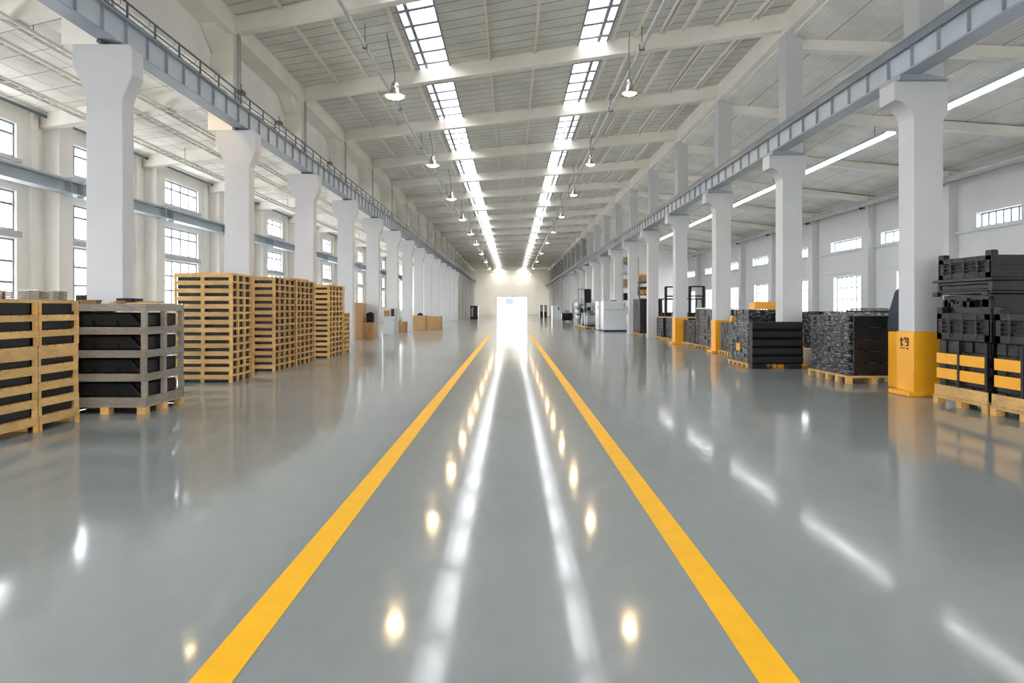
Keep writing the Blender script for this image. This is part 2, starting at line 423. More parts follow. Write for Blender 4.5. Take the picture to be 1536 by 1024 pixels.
# skylights: one per bay and side, raked bars
for x0, x1 in SKY:
    for i in range(-5, 21):
        ya = 12.64 + 6 * i + S * 7.3; yb = ya + 6
        if yb - S * 0 > FAR: continue
        n += 1; f = MB(); zt = ZR + .12
        f.box(x0, x0 + .05, ya + S * 0, yb, ZR - .03, ZR + .22, rake=S).box(x1 - .05, x1, ya, yb, ZR - .03, ZR + .22, rake=S)
        xm = -2.82 if x0 < 0 else 2.62
        f.box(xm - .05, xm + .05, ya, yb, ZR + .02, ZR + .12, rake=S)
        for q in range(6):
            y = ya + .5 + q; f.box(x0 + .05, x1 - .05, y - .07, y + .07, ZR, ZR + .03, rake=S)
        o = f.build(f'window_{n}', M['mullion'])
        tag(o, f'skylight with cross bars in the {"pallet side" if x0 < 0 else "strip light side"} roof strip, {nth(max(0, i+1))} bay', 'skylight', 'skylights of the nave roof', 'structure')
        MB().box(x0 + .05, x1 - .05, ya, yb, ZR + .13, ZR + .14, rake=S).build('window_pane', M['sky_glass'], o)
# thin members under the roof
rl = MB()
for x, w_ in ((-6.1, .07), (-4.95, .05), (-3.28, .09), (-.68, .05), (.73, .07), (3.0, .06), (3.65, .07), (4.3, .05), (4.42, .05), (4.9, .09), (5.72, .06), (5.86, .06), (6.62, .06), (6.76, .06)):
    rl.box(x - w_ / 2, x + w_ / 2, BACK, FAR, ZR - .08, ZR - .001)
tag(rl.build('ceiling_rail', M['beam']), 'slim cream rails running along under the nave roof sheets', 'rail', kind='structure')
def pipe_run(x, z, r, label):
    o = MB().tube((x, BACK, z), (x, FAR, z), r, 10).build('overhead_pipe', M['pipe'], smooth=True); tag(o, label, 'pipe')
    for y in YR:
        MB().tube((x, y + .5, z), (x, y + .5, ZR), .012, 6).box(x - r * 1.3, x + r * 1.3, y + .46, y + .54, z - r * 1.25, z + r * 1.25).build('hanger', M['dark_steel'], o)
pipe_run(-4.1, 8.93, .05, 'thin grey pipe running under the roof beams on the pallet side')
pipe_run(3.66, 8.9, .06, 'long grey conduit hanging under the roof beams on the yellow-footed column side')
# left aisle cable ladders
for x, z, w_, lab in ((-12.5, 7.2, .3, 'cable ladder under the cream ceiling, the one closer to the windows'), (-10.8, 7.24, .22, 'cable ladder under the cream ceiling, middle one of three'),
                  (-9.9, 7.26, .2, 'cable ladder under the cream ceiling, the one closer to the crane girder')):
    t = empty('cable_ladder', (0, 0, 0)); tag(t, lab, 'cable ladder')
    for s_ in (-1, 1): MB().box(x + s_ * w_ / 2 - .015, x + s_ * w_ / 2 + .015, BACK, PL, z - .035, z + .035).build('side_rail', M['beam'], t)
    r_ = MB(); y = BACK + .2
    while y < PL: r_.box(x - w_ / 2, x + w_ / 2, y - .02, y + .02, z - .02, z + .01); y += .45
    r_.build('ladder_rungs', M['beam'], t)['kind'] = 'stuff'
    cb = MB()
    for q in range(2):
        pts = []; y = BACK
        while y < PL:
            pts.append((x + RND.uniform(-.35, .35) * w_, y, z + .03 + RND.uniform(0, .03))); y += 1.5
        cb.path(pts, .014, 5)
    cb.build('cable', M['dark_steel'], t)
    h = MB()
    for y in YR[:17]: h.tube((x, y + 1.5, z), (x, y + 1.5, 7.75), .01, 5)
    h.build('hanger', M['dark_steel'], t)
o = MB().tube((XL + .35, BACK, 7.62), (XL + .35, PL, 7.62), .05, 8).build('eaves_pipe', M['dark_steel'], smooth=True)
tag(o, 'thin dark pipe along the top of the window wall', 'pipe')

# ------------------------------------------------------------------ columns
def arc(cx, cz, r, a0, a1, n=6):
    return [(cx + r * math.cos(math.radians(a0 + (a1 - a0) * i / n)), cz + r * math.sin(math.radians(a0 + (a1 - a0) * i / n))) for i in range(n + 1)]
YL = YR
def col_left():
    t = empty('concrete_column')
    prof = [(-7.08, 0), (-7.08, 5.42), (-6.9, 5.86), (-6.9, 6.33), (-6.96, 6.41), (-8.0, 6.41), (-8.0, 6.0), (-7.75, 5.55), (-7.75, 0)]
    MB().prism(prof, -.2, .17).build('shaft', M['white'], t, bevel=.012)
    MB().box(-8.2, -7.52, -.2, .2, 6.41, ZB - .02).build('upper_shaft', M['beam'], t, bevel=.012)
    b = MB().box(-7.55, -7.15, -.16, .14, 6.41, 6.465)
    b.box(-7.5, -7.42, -.3, .3, 6.41, 6.45)
    b.build('bearing_plate', M['dark_steel'], t)
    MB().tube((-7.44, -.05, 6.9), (-7.44, -.05, ZB), .03, 8).tube((-7.44, .1, 6.9), (-7.44, .1, ZB), .02, 8).build('conduit', M['pipe'], t)
    return t
def col_right(foot=True):
    t = empty('concrete_column')
    # concave flare on the nave side, slight one outside
    curve = arc(6.95, 5.01, .36, 0, 90, 7)      # from (7.31,5.01) up to (6.95,5.37)
    prof = [(7.31, 1.17)] + curve + [(6.95, 5.72), (7.93, 5.72), (7.93, 5.2), (7.84, 5.0), (7.84, 1.17)]
    MB().prism(prof, -.25, .25).build('shaft', M['white'], t, bevel=.01)
    MB().box(7.40, 7.86, -.25, .25, 5.72, ZB - .02).build('upper_shaft', M['white'], t, bevel=.01)
    MB().prism([(7.0, 5.72), (7.88, 5.72), (7.88, 5.74), (7.5, 5.815), (7.0, 5.815)], -.35, .35).build('bearing_plate', M['steel'], t)
    if not foot: MB().box(7.31, 7.84, -.25, .25, 0, 1.17).build('foot', M['white'], t); return t
    f = MB().box(7.285, 7.865, -.275, .275, 0, 1.17).build('yellow_footing', M['yellow'], t, bevel=.008)
    MB().box(7.14, 7.95, -.36, .30, 0, .09).build('foot_plate', M['yellow'], f, bevel=.02)
    return t
cl, cr, cp = col_left(), col_right(), col_right(False)
used = set()
descL = {4: 'beside the grey crates', 5: 'behind the tall stack of fifteen pale pallets', 6: 'behind the long double pallet stack', 7: 'behind the lower pallet stack'}
for i, y in enumerate(YR):
    a = cl if i == 0 else copy_tree(cl)
    src = cr if i < 8 else cp
    b = copy_tree(src) if src.name in used else src
    used.add(src.name)
    a.location = (0, y, 0); b.location = (0, y, 0)
    if i < 4:
        tag(a, 'white flared column on the pallet side, behind the viewer', 'column', 'columns behind the viewer'); tag(b, 'white column with a yellow foot, behind the viewer', 'column', 'columns behind the viewer')
        continue
    j = i - 4
    if j < 12:
        tag(a, f'{nth(j)} white flared column of the row on the pallet side' + (', ' + descL[i] if i in descL else ''), 'column', 'white columns on the pallet side')
        tag(b, (f'{nth(j)} white column with yellow foot in the row beside the black stacks' if j < 4 else f'white column without yellow foot, {nth(j)} in the row beside the black stacks'), 'column', 'yellow-footed columns' if j < 4 else 'plain columns on the black stacks side')
    else:
        tag(a, 'one of the white columns set against the far partition on the pallet side', 'column', 'white columns on the pallet side')
        tag(b, 'one of the white columns near the far end of the black stacks side', 'column', 'plain columns on the black stacks side')
# stencilled mark on the first yellow footing (nave face)
t = MB(); X = 7.278; y0 = 12.62 + .16; z0 = .90
def stroke(u0, u1, v0, v1): t.box(X - .002, X + .008, y0 - u1, y0 - u0, z0 + v0, z0 + v1)
for q in ((0, .10, .10, .125), (.02, .05, .0, .155), (.05, .09, 0, .025),          # t
          (.125, .145, .12, .165),                                              # '
          (.17, .26, .13, .155), (.17, .19, .07, .155), (.17, .26, .065, .085), (.235, .26, 0, .155), (.17, .26, 0, .02),  # 9
          (0, .09, -.045, -.03), (.11, .16, -.045, -.03), (.21, .25, -.06, -.03)): stroke(*q)
mk = t.build('stencil_mark', M['ink']); first_foot = [c for c in bpy.data.objects if c.name.startswith('concrete_column')]

# ------------------------------------------------------------------ crane girders
def girder(web, fl0, fl1, zb, zt, side, label):
    t = empty('crane_girder'); tag(t, label, 'girder')
    f0, f1 = min(fl0, fl1), max(fl0, fl1)
    MB().box(f0, f1, BACK, FAR - .05, zb, zb + .035).build('bottom_flange', M['steel'], t)
    MB().box(f0 - .02, f1 + .02, BACK, FAR - .05, zt - .035, zt).box((f0 + f1) / 2 - .03, (f0 + f1) / 2 + .03, BACK, FAR - .05, zt, zt + .06).build('top_flange', M['steel'], t)
    MB().box(web - .012, web + .012, BACK, FAR - .05, zb + .035, zt - .035).build('web', M['steel_l'], t)
    a, b = (web + .012, f1 - .01) if side < 0 else (f0 + .01, web - .012)
    p0 = MB().box(a, b, -.011, .011, zb + .035, zt - .035).mesh('stiffener'); p0.materials.append(M['steel'])
    y = 8.3; k = 0
    while k < 100:
        o = bpy.data.objects.new('stiffener', p0); C.objects.link(o); o.parent = t; o.location = (0, y, 0); y += .75; k += 1
    rest = MB()
    while y < FAR - .5: rest.box(a, b, y - .011, y + .011, zb + .035, zt - .035); y += .75
    o = rest.build('stiffener', M['steel'], t); o['kind'] = 'stuff'
    return t
gl = girder(-7.26, -7.50, -7.18, 6.465, 7.0, -1, 'blue-grey crane girder with walkway handrail on the pallet side columns')
gr = girder(7.11, 7.03, 7.38, 5.815, 6.42, 1, 'blue-grey crane girder with plate stiffeners on the yellow-footed columns')
# handrail on the left girder
MB().box(7.025, 7.05, BACK, FAR - .05, 6.23, 6.385).build('fascia_channel', M['dark2'], gr)
h = MB().tube((-7.2, 8.8, 7.32), (-7.2, FAR, 7.32), .022, 6).tube((-7.2, 8.8, 7.14), (-7.2, FAR, 7.14), .015, 6)
o = h.build('handrail', M['dark_steel'], gl)
pm = MB().box(-7.215, -7.185, -.015, .015, 7.0, 7.33).mesh('post'); pm.materials.append(M['dark_steel'])
h = MB(); y = 8.8; k = 0
while y < FAR:
    if k < 100: q = bpy.data.objects.new('post', pm); C.objects.link(q); q.parent = o; q.location = (0, y, 0)
    else: h.box(-7.215, -7.185, y - .015, y + .015, 7.0, 7.33)
    y += 1.0; k += 1
q = h.build('post', M['dark_steel'], o); q['kind'] = 'stuff'
h = MB()
pts = []; y = 8
while y < 100: pts.append((-7.24 + RND.uniform(-.02, .02), y, 7.05 + RND.uniform(-.015, .03))); y += .4
h.path(pts, .018, 5); h.build('power_cable', M['dark_steel'], gl)
for y in (11.9, 18.2, 21.2, 27.1):
    q = MB().box(-7.32, -7.16, y, y + .22, 7.33, 7.42).tube((-7.24, y + .1, 7.0), (-7.24, y + .1, 7.6), .012, 6).build('cable_clamp', M['dark_steel'], gl)
# ------------------------------------------------------------------ lamps
def lamp():
    t = empty('pendant_lamp')
    MB().lathe([(.09, .30), (.12, .27), (.14, .12), (.36, .02), (.37, 0), (.34, .015), (.12, .10), (.10, .12)], n=28).build('reflector', M['lamp_shell'], t, smooth=True)
    g = MB().lathe([(0, .46), (.06, .46), (.10, .42), (.12, .30)], n=20).build('housing', M['lamp_shell'], t, smooth=True)
    MB().lathe([(0, -.045), (.12, -.035), (.22, -.01), (.27, .03), (.12, .07), (0, .07)], n=24).build('bulb', M['warm'], t, smooth=True)
    MB().path([(0, 0, .46), (0, 0, .62), (-.02, -.05, .9), (-.08, -.3, 1.3), (-.12, -.7, 1.66)], .014, 6).build('cord', M['dark_steel'], t)
    return t
ll = bpy.data.lights.new('lamp_light', 'AREA'); ll.shape = 'DISK'; ll.size = .36; ll.energy = 24; ll.color = (1, .70, .38)
def lit(t):
    o = bpy.data.objects.new('lamp_light', ll); C.objects.link(o); o.parent = t; o.location = (0, 0, -.06)
lm = lamp(); first = True
def lamp_copy():
    if first: return lm
    c = lm.copy(); C.objects.link(c)
    for ch in lm.children:
        if ch.type == 'MESH': d = ch.copy(); C.objects.link(d); d.parent = c
    return c
for row, x, ys in (('pallet side', -3.5, [20.5, 30.4, 39.8, 49, 58.5, 68, 80, 94, 110, 126]), ('black stacks side', 3.5, [20.2, 30.2, 38.3, 47.5, 57, 66.5, 79, 93, 109, 125])):  # rows carried on past the sixth lamp to brighten the far end
    for i, y in enumerate(ys):
        o = lamp_copy(); first = False
        o.location = (x, y, 7.92); lit(o)
        if x > 0: o.scale = (.72, .72, 1)
        tag(o, f'{nth(i)} warm glowing pendant lamp of the row over the {row} of the nave', 'lamp', 'pendant lamps of the nave')
o = lamp_copy(); o.location = (-7.98, 17.2, 6.99); o.scale = (.8, .8, .46)
for ch in o.children:
    if ch.name.startswith('bulb'): ch.data = ch.data.copy(); ch.data.materials[0] = M['warm2']
tag(o, 'warm pendant lamp hidden behind the crane girder on the pallet side', 'lamp')
# strip lights
def strip():
    t = empty('strip_light')
    MB().prism([(-.22, .02), (-.16, .12), (.16, .12), (.22, .02), (.19, .02), (.14, .09), (-.14, .09), (-.19, .02)], 0, 8.3).build('housing', M['machine'], t)
    for s_ in (-1, 1): MB().tube((s_ * .13, .05, .035), (s_ * .13, 8.25, .035), .022, 8).build('tube', M['tube'], t)
    MB().tube((0, 1, .12), (0, 1, .6), .012, 6).tube((0, 7.2, .12), (0, 7.2, .6), .012, 6).build('hanger', M['dark_steel'], t)
    return t
sp = strip()
for i in range(-2, 5):
    o = sp if i == -2 else copy_tree(sp)
    o.location = (12.4, 13.3 + 9 * i, 7.28)
    tag(o, f'{nth(i+2)} long double tube strip light of the line above the black stacks', 'strip light', 'strip lights')

# ------------------------------------------------------------------ pallets and crates
def pallet(W, L, h, fx, fy, nx, ny, pw, m, mb, deck=.02, thin=False, closed=False):
    """origin: middle of the bottom. W along x, L along y. fx / fy: height of the boards on the faces that look along y / x"""
    d = MB(); z1 = h
    d.box(-W/2, W/2, -L/2, -L/2 + .022, z1 - fx, z1 - deck).box(-W/2, W/2, L/2 - .022, L/2, z1 - fx, z1 - deck)
    d.box(-W/2, -W/2 + .022, -L/2 + .022, L/2 - .022, z1 - fy, z1 - deck).box(W/2 - .022, W/2, -L/2 + .022, L/2 - .022, z1 - fy, z1 - deck)
    nb = max(5, round(L / .15)); bw = L / nb
    for i in range(nb): d.box(-W/2, W/2, -L/2 + i * bw + .006, -L/2 + (i + 1) * bw - .006, z1 - deck, z1)
    o = d.build('pallet', m)
    blk = {}
    for i in range(nx):
        for j in range(ny):
            if 0 < i < nx - 1 and 0 < j < ny - 1: continue
            x = -W/2 + pw/2 + (W - pw) * i / (nx - 1); y = -L/2 + pw/2 + (L - pw) * j / (ny - 1)
            zt = z1 - (fy if i in (0, nx - 1) else deck)
            if j in (0, ny - 1): zt = z1 - max(fx, fy if i in (0, nx - 1) else fx)
            tx = min(pw, .045) if thin and i in (0, nx - 1) else pw; ty = min(pw, .045) if thin and j in (0, ny - 1) else pw
            x = -W/2 + tx/2 + (W - tx) * i / (nx - 1); y = -L/2 + ty/2 + (L - ty) * j / (ny - 1)
            key = (round(zt, 4), tx, ty)
            if key not in blk:
                blk[key] = MB().box(-tx/2, tx/2, -ty/2, ty/2, 0, zt).mesh('block'); blk[key].materials.append(mb)
            b = bpy.data.objects.new('block', blk[key]); C.objects.link(b); b.parent = o; b.location = (x, y, 0)
    if closed: MB().box(-W/2 + .0, -W/2 + .018, -L/2 + .14, L/2 - .14, 0.005, h - fy).box(-W/2 + .14, W/2 - .14, L/2 - .018, L/2, .005, h - fx).build('blocking_board', m, o)  # added on the hidden sides to stop window light showing under the pallet
    return o
TAGP = 'pallets stacked by the columns'
def stack(make, x, y, tiers, desc, group):
    """tiers: list of (key, z). make(key) gives the prototype once per key"""
    protos = {}; out = []
    for i, (key, z) in enumerate(tiers):
        if key not in protos: o = protos[key] = make(*key)
        else: o = copy_tree(protos[key])
        o.location = (x + RND.uniform(-.008, .008), y + RND.uniform(-.008, .008), z)
        tag(o, f'{desc}, {nth(i)} from the floor', 'pallet', group); out.append(o)
    return out
# (1) near light pallets at the frame edge
zt = [0, .20, .42, .63, .85, 1.11, 1.31, 1.51, 1.71]
fs = [.11, .10, .105, .11, .17, .085, .08, .045]
for y, d_ in ((8.41, 'pale wooden pallet of the low stack cut by the picture edge'), (9.24, 'pale wooden pallet of the low stack touching the grey crates')):
    stack(lambda h, f: pallet(1.2, .81, h, f, f, 2, 2, .045, M['wood'], M['block'] if h == .2 else M['wood'], closed=(h == .2)), -6.71, y,
          [((round(zt[i + 1] - zt[i], 3), fs[i]), zt[i]) for i in range(8)], d_, 'pale pallets of the low stacks')
for y, d_ in ((8.41, 'low stack cut by the picture edge'), (9.24, 'low stack touching the grey crates')):
    for i in range(1, 8):
        h = zt[i + 1] - zt[i] - .035
        o = MB().box(-.54, .54, -.35, .35, 0, h).build('dark_infill', M['interior'], bevel=.01); o.location = (-6.71, y, zt[i] + .004)  # black filler blocks, added so the gaps between the pallets look shaded
        tag(o, f'dark goods in the {d_}, {nth(i)} layer', 'package', 'dark filler in the low pallet stacks')
# loose bundles on top
for x, y, w_, l_, lab in ((-6.98, 9.3, .24, .2, 'grey bundle of slats on the low pallet stack, at the picture edge'), (-6.52, 9.32, .3, .2, 'grey-brown bundle of slats in the middle of the low pallet stack'), (-6.2, 9.34, .14, .18, 'small grey bundle of slats at the corner of the low pallet stack')):
    b = MB()
    for k in range(5): b.box(-w_/2 + RND.uniform(0, .01), w_/2 - RND.uniform(0, .01), -l_/2, l_/2, k * .024, k * .024 + .019)
    b.box(-.012, .012, -l_/2 - .004, l_/2 + .004, 0, .122)
    o = b.build('slat_bundle', M['grey_wood']); o.location = (x, y, 1.711); tag(o, lab, 'bundle', 'slat bundles')
o = MB().box(-.75, .05, -.12, .12, 0, .012).build('white_board', M['machine']); o.location = (-6.45, 9.33, 1.836); o.rotation_euler.z = .03; tag(o, 'thin white board lying across the slat bundles', 'board')

# (2) weathered grey crates
def crate(h, f, feet):
    W = L = 1.22; d = MB(); pw = .07
    d.box(-W/2, W/2, -L/2, -L/2 + .03, 0, f).box(-W/2, W/2, L/2 - .03, L/2, 0, f).box(-W/2, -W/2 + .03, -L/2 + .03, L/2 - .03, 0, f).box(W/2 - .03, W/2, -L/2 + .03, L/2 - .03, 0, f)
    d.box(-W/2 + .03, W/2 - .03, -L/2 + .03, L/2 - .03, f - .03, f - .005)
    o = d.build('wooden_crate', M['grey_wood'], bevel=.004)
    for x in (-W/2 + pw/2, W/2 - pw/2):
        for y in (-L/2 + pw/2, 0, L/2 - pw/2): MB().box(x - pw/2, x + pw/2, y - pw/2, y + pw/2, f, h).build('post', M['grey_wood'], o)
    MB().box(-W/2, -W/2 + .02, -L/2 + .07, L/2 - .07, f, h).build('blocking_board', M['black'], o)  # black backing, added to keep the crate dark inside
    return o
base = pallet(1.24, 1.24, .13, .03, .03, 3, 3, .13, M['grey_wood'], M['block'], closed=True); base.location = (-6.14, 10.92, 0)
tag(base, 'pallet with orange-brown blocks under the grey wooden crates', 'pallet')
zs = [.13, .49, .85, 1.20, 1.555]
pc = None
for i in range(4):
    h = zs[i + 1] - zs[i]
    o = crate(h, .115, False) if pc is None else copy_tree(pc)
    pc = pc or o
    if i == 0: pc = o
    o.location = (-6.14 + RND.uniform(-.01, .01), 10.92 + RND.uniform(-.01, .01), zs[i]); o.scale.z = h / (zs[1] - zs[0])
    tag(o, f'weathered grey open crate holding black plastic, {nth(i)} from the floor', 'crate', 'grey wooden crates')
    b = MB(); h0 = .21
    b.prism([(-.53, 0), (.47, 0), (.44, .06), (.30, h0), (-.53, h0)], -.5, .5); b.box(-.5, .52, -.42, .5, 0, h0 - .01)
    k = b.build('black_tray', M['interior'], bevel=.02); k.location = (-6.14, 10.95, zs[i] + .118)
    tag(k, f'black plastic tray inside the grey crate, {nth(i)} from the floor', 'tray', 'black trays in the grey crates')
    for sx, w_ in ((-.34, .2), (.05, .17)):
        q = MB().prism([(-w_/2, 0), (w_/2, 0), (w_/2 - .03, .07), (-w_/2 + .05, .045)], -.525, -.5).build('handle_slot', M['black'], k); q.location.x = sx; q.location.z = .02
lid = MB()
for i in range(9): lid.box(-.61, .61, -.61 + i * .1356 + .004, -.61 + (i + 1) * .1356 - .004, .085, .11)
lid.box(-.61, .61, -.61, -.58, 0, .085).box(-.61, .61, .58, .61, 0, .085).box(-.61, -.58, -.58, .58, 0, .085).box(.58, .61, -.58, .58, 0, .085)
o = lid.build('crate_lid', M['grey_wood']); o.location = (-6.14, 10.92, 1.556); tag(o, 'weathered grey slatted lid on top of the grey crates', 'lid')
# odds and ends on it
def odd(name, b, m, loc, rz, lab, cat, bevel=0):
    o = b.build(name, m, bevel=bevel); o.location = loc; o.rotation_euler.z = rz; tag(o, lab, cat); return o
TOPZ = 1.667
odd('small_tray', MB().prism([(-.11, .0), (.11, 0), (.13, .06), (-.13, .06)], -.08, .08), M['card_d'], (-6.5, 10.55, TOPZ), .1, 'small brown tray on the grey crates', 'tray')
odd('dark_tray', MB().prism([(-.12, 0), (.12, 0), (.15, .09), (-.15, .09)], -.15, .15), M['black'], (-6.12, 10.95, TOPZ), 0, 'dark round-edged tray on the grey crates', 'tray', .02)
odd('plank', MB().box(-.35, .35, -.05, .05, 0, .022), M['wood'], (-5.92, 10.72, TOPZ), .12, 'pale plank lying on the grey crates', 'plank')
odd('plank', MB().box(-.4, .4, -.04, .04, 0, .02), M['grey_wood'], (-5.95, 10.9, TOPZ + .022), -.1, 'thin grey plank lying slanted across the grey crates', 'plank')
odd('white_sheet', MB().box(-.3, .3, -.14, .14, 0, .02), M['machine'], (-5.88, 11.2, TOPZ), .2, 'white board offcut on the grey crates', 'board')
odd('dark_block', MB().box(-.05, .05, -.06, .06, 0, .14).box(-.02, .02, -.08, -.06, .03, .1), M['black'], (-6.68, 10.6, TOPZ), 0, 'small dark block standing on the grey crates', 'block')
odd('brick_piece', MB().box(-.06, .06, -.05, .05, 0, .05), M['rust'], (-6.0, 10.5, TOPZ), .4, 'reddish broken brick on the grey crates', 'brick', .008)

# (3..5) tall pallet stacks with black wrapped goods
def goods(W, L, h):
    b = MB(); b.box(-W/2, W/2, -L/2, L/2, 0, h)
    me = b.mesh('wrapped_goods'); me.materials.append(M['film'])
    return me
def tall(x0, y0, W, L, cells, tiers, desc, h=.165, fx=.095, fy=.045, mm=None):
    mm = mm or M['wood']
    xc, yc = x0 - W / 2, y0 + L / 2
    stack(lambda *k: pallet(W, L, h, fx, fy, 3, cells + 1, .075, mm, mm, thin=True, closed=False), xc, yc, [((0,), i * h) for i in range(tiers)], desc, 'tall stacks of pale pallets')
    me = goods(W - .10, L - .10, h - .036)
    for i in range(0, tiers):
        o = bpy.data.objects.new('wrapped_goods', me); C.objects.link(o); o.location = (xc, yc, i * h + .004)
        tag(o, 'flat black wrapped goods in the ' + desc.split(' of the ')[1] + f', {nth(i)} layer', 'package', 'black goods inside the tall pallet stacks')
# pallets' posts at middle would cut the goods: goods sit inside the ring of posts
tall(-6.0, 14.62, 1.22, 1.16, 3, 14, 'pale pallet of the tall stack behind the grey crates', h=.1685)
tall(-5.98, 17.2, 1.06, 1.72, 4, 14, 'pale pallet of the long stack in the middle', h=.171, mm=M['wood_d'])
tall(-5.98, 18.95, 1.06, 1.72, 4, 14, 'pale pallet of the long stack with a plank on top', h=.171, mm=M['wood_d'])
tall(-5.82, 21.75, 1.2, 1.85, 4, 14, 'pale pallet of the slim stack beside the brown panel', h=.168)
tall(-5.82, 23.65, 1.2, .95, 2, 9, 'pale pallet of the low end stack beside the brown panel', h=.160)
odd('plank', MB().box(-.5, .5, -.6, .6, 0, .05), M['wood_d'], (-6.55, 19.8, 14 * .171), 0, 'yellowish board lying on top of the long pallet stack', 'board')
# corner uprights and boards beside the stack corners
bat = 0
for (x, y, z) in ((-5.985, 14.595, 2.36), (-5.985, 15.80, 2.36), (-5.965, 17.175, 2.39), (-5.965, 18.935, 2.39), (-5.965, 20.70, 2.39), (-5.805, 21.73, 2.35), (-5.805, 23.62, 2.35)):
    o = MB().box(-.012, .012, -.03, .03, 0, z).build('corner_batten', M['wood']); o.location = (x + .013, y, 0)
    who = ['at the front corner of the tall stack behind the grey crates', 'at the rear corner of the tall stack behind the grey crates', 'at the front corner of the long middle stack',
           'between the two halves of the long middle stack', 'at the rear corner of the long middle stack', 'at the front corner of the slim stack beside the brown panel', 'between the slim stack and the low end stack'][bat]
    bat += 1
    tag(o, 'thin upright wooden batten ' + who, 'batten', 'corner battens of the pallet stacks')

# ------------------------------------------------------------------ cardboard etc, left side far
def carton(x0, x1, y0, y1, h, m, lab, flap=True, name='cardboard_box'):
    o = MB().box(0, x1 - x0, 0, y1 - y0, 0, h).build(name, m, bevel=.01); o.location = (x0, y0, 0)
    tag(o, lab, 'box')
    if flap:
        MB().box((x1 - x0) / 2 - .03, (x1 - x0) / 2 + .03, -.003, y1 - y0 + .003, h - .2, h + .003).build('tape', M['wood'], o)
    return o
carton(-8.25, -7.72, 34.0, 36.3, 1.88, M['card'], 'tall brown cardboard panel box beside the slim pallet stack')
carton(-7.86, -7.2, 35.6, 36.35, .85, M['card'], 'low brown box in front of the fifth column with a black case on it')
o = MB().box(0, .38, 0, .3, 0, .5).box(.1, .28, .1, .2, .5, .55).build('black_case', M['black'], bevel=.03); o.location = (-7.6, 35.75, .85); tag(o, 'small black case on the low brown box', 'case')
b = MB().box(0, .75, 0, .6, 0, 1.62).build('metal_cabinet', M['cabinet'], bevel=.01); b.location = (-7.86, 41.75, 0); tag(b, 'grey metal cabinet with a dark upper panel against the white columns', 'cabinet')
MB().box(.08, .42, -.012, 0, 1.1, 1.45).build('panel', M['card_d'], b); MB().box(.5, .7, -.012, 0, 1.1, 1.55).build('panel', M['black'], b)
MB().box(.05, .7, -.02, 0, .1, .9).build('door', M['cabinet'], b)
carton(-7.45, -6.9, 44.6, 45.4, .72, M['card_d'], 'small dark brown box beside the grey cabinet')
carton(-7.3, -6.3, 50.5, 51.6, 1.05, M['card'], 'large brown carton, the one closer to the white columns')
carton(-6.24, -5.2, 50.3, 51.5, 1.0, M['card'], 'large brown carton, the one closer to the open floor')
odd('tool_box', MB().box(-.2, .2, -.15, .15, 0, .14).box(-.08, .08, -.02, .02, .14, .2), M['black'], (-6.8, 51, 1.053), 0, 'small dark tool box on the large brown carton', 'box')

# ------------------------------------------------------------------ black wrapped loads
def wrapped(W, L, H, layers, cols, m, seed, jit=.03):
    """stretch wrapped load: rows of packs pushed slightly in and out under one film"""
    r = random.Random(seed); b = MB(); h = H / layers
    b.box(-W/2 + .05, W/2 - .05, -L/2 + .05, L/2 - .05, 0, H - .01)
    for k in range(layers):
        for side in range(4):
            ln = L if side % 2 == 0 else W; nn = max(2, round(cols * ln / max(W, L)))
            for i in range(nn):
                a = -ln/2 + ln * i / nn + .004; c_ = -ln/2 + ln * (i + 1) / nn - .004
                q = r.uniform(0, jit); z0, z1 = k * h + .004, (k + 1) * h - .006
                if side == 0: b.box(-W/2 + q, -W/2 + .2, a, c_, z0, z1)
                elif side == 2: b.box(W/2 - .2, W/2 - q, a, c_, z0, z1)
                elif side == 1: b.box(a, c_, -L/2 + q, -L/2 + .2, z0, z1)
                else: b.box(a, c_, L/2 - .2, L/2 - q, z0, z1)
    return b.build('wrapped_load', m, bevel=.008)
def scrap_top(W, L, z, loc, seed, lab, hmax=.07):
    r = random.Random(seed); b = MB()
    for _ in range(46):
        x = r.uniform(-W/2, W/2 - .1); y = r.uniform(-L/2, L/2 - .1); a = r.uniform(.04, .22); c_ = r.uniform(.03, .12)
        b.box(x, min(W/2, x + a), y, min(L/2, y + c_), 0, r.uniform(.015, hmax))
    o = b.build('scrap_offcuts', M['scrap']); o.location = (loc[0], loc[1], z); tag(o, lab, 'offcuts', kind='stuff'); return o
def loaded(x0, y0, W, L, ph, H, layers, cols, m, seed, lab, plab, woodm=None, jit=.03):
    """x0,y0: nave-side near corner; the load extends to +x and +y"""
    o = pallet(W + .08, L + .06, ph, .04, .04, 3, 5, .11, woodm or M['wood'], woodm or M['wood']); o.location = (x0 + W/2, y0 + L/2, 0)
    tag(o, plab, 'pallet', 'pallets under the black loads')
    w_ = wrapped(W, L, H, layers, cols, m, seed, jit); w_.location = (x0 + W/2, y0 + L/2, ph); tag(w_, lab, 'wrapped load', 'black wrapped loads')
    return o, w_
# R2: between the first and second yellow-footed column
_, ld = loaded(7.14, 14.45, 1.06, 1.85, .17, 1.27, 11, 6, M['film_w'], 3, 'black load in silvery wrap beside the first yellow column foot', 'pale pallet under the silvery wrapped load beside the first yellow foot')
fr = MB()
for k in range(5): fr.box(-.46, .5, -.03, 0, .02 + k * .25, .02 + k * .25 + .235)
o = fr.build('ribbed_panel', M['black'], ld, bevel=.012); o.location = (0, -.955, .01)
scrap_top(1.0, 1.7, 1.445, (7.67, 15.35), 5, 'loose pale and rusty offcuts on top of the silvery wrapped load')
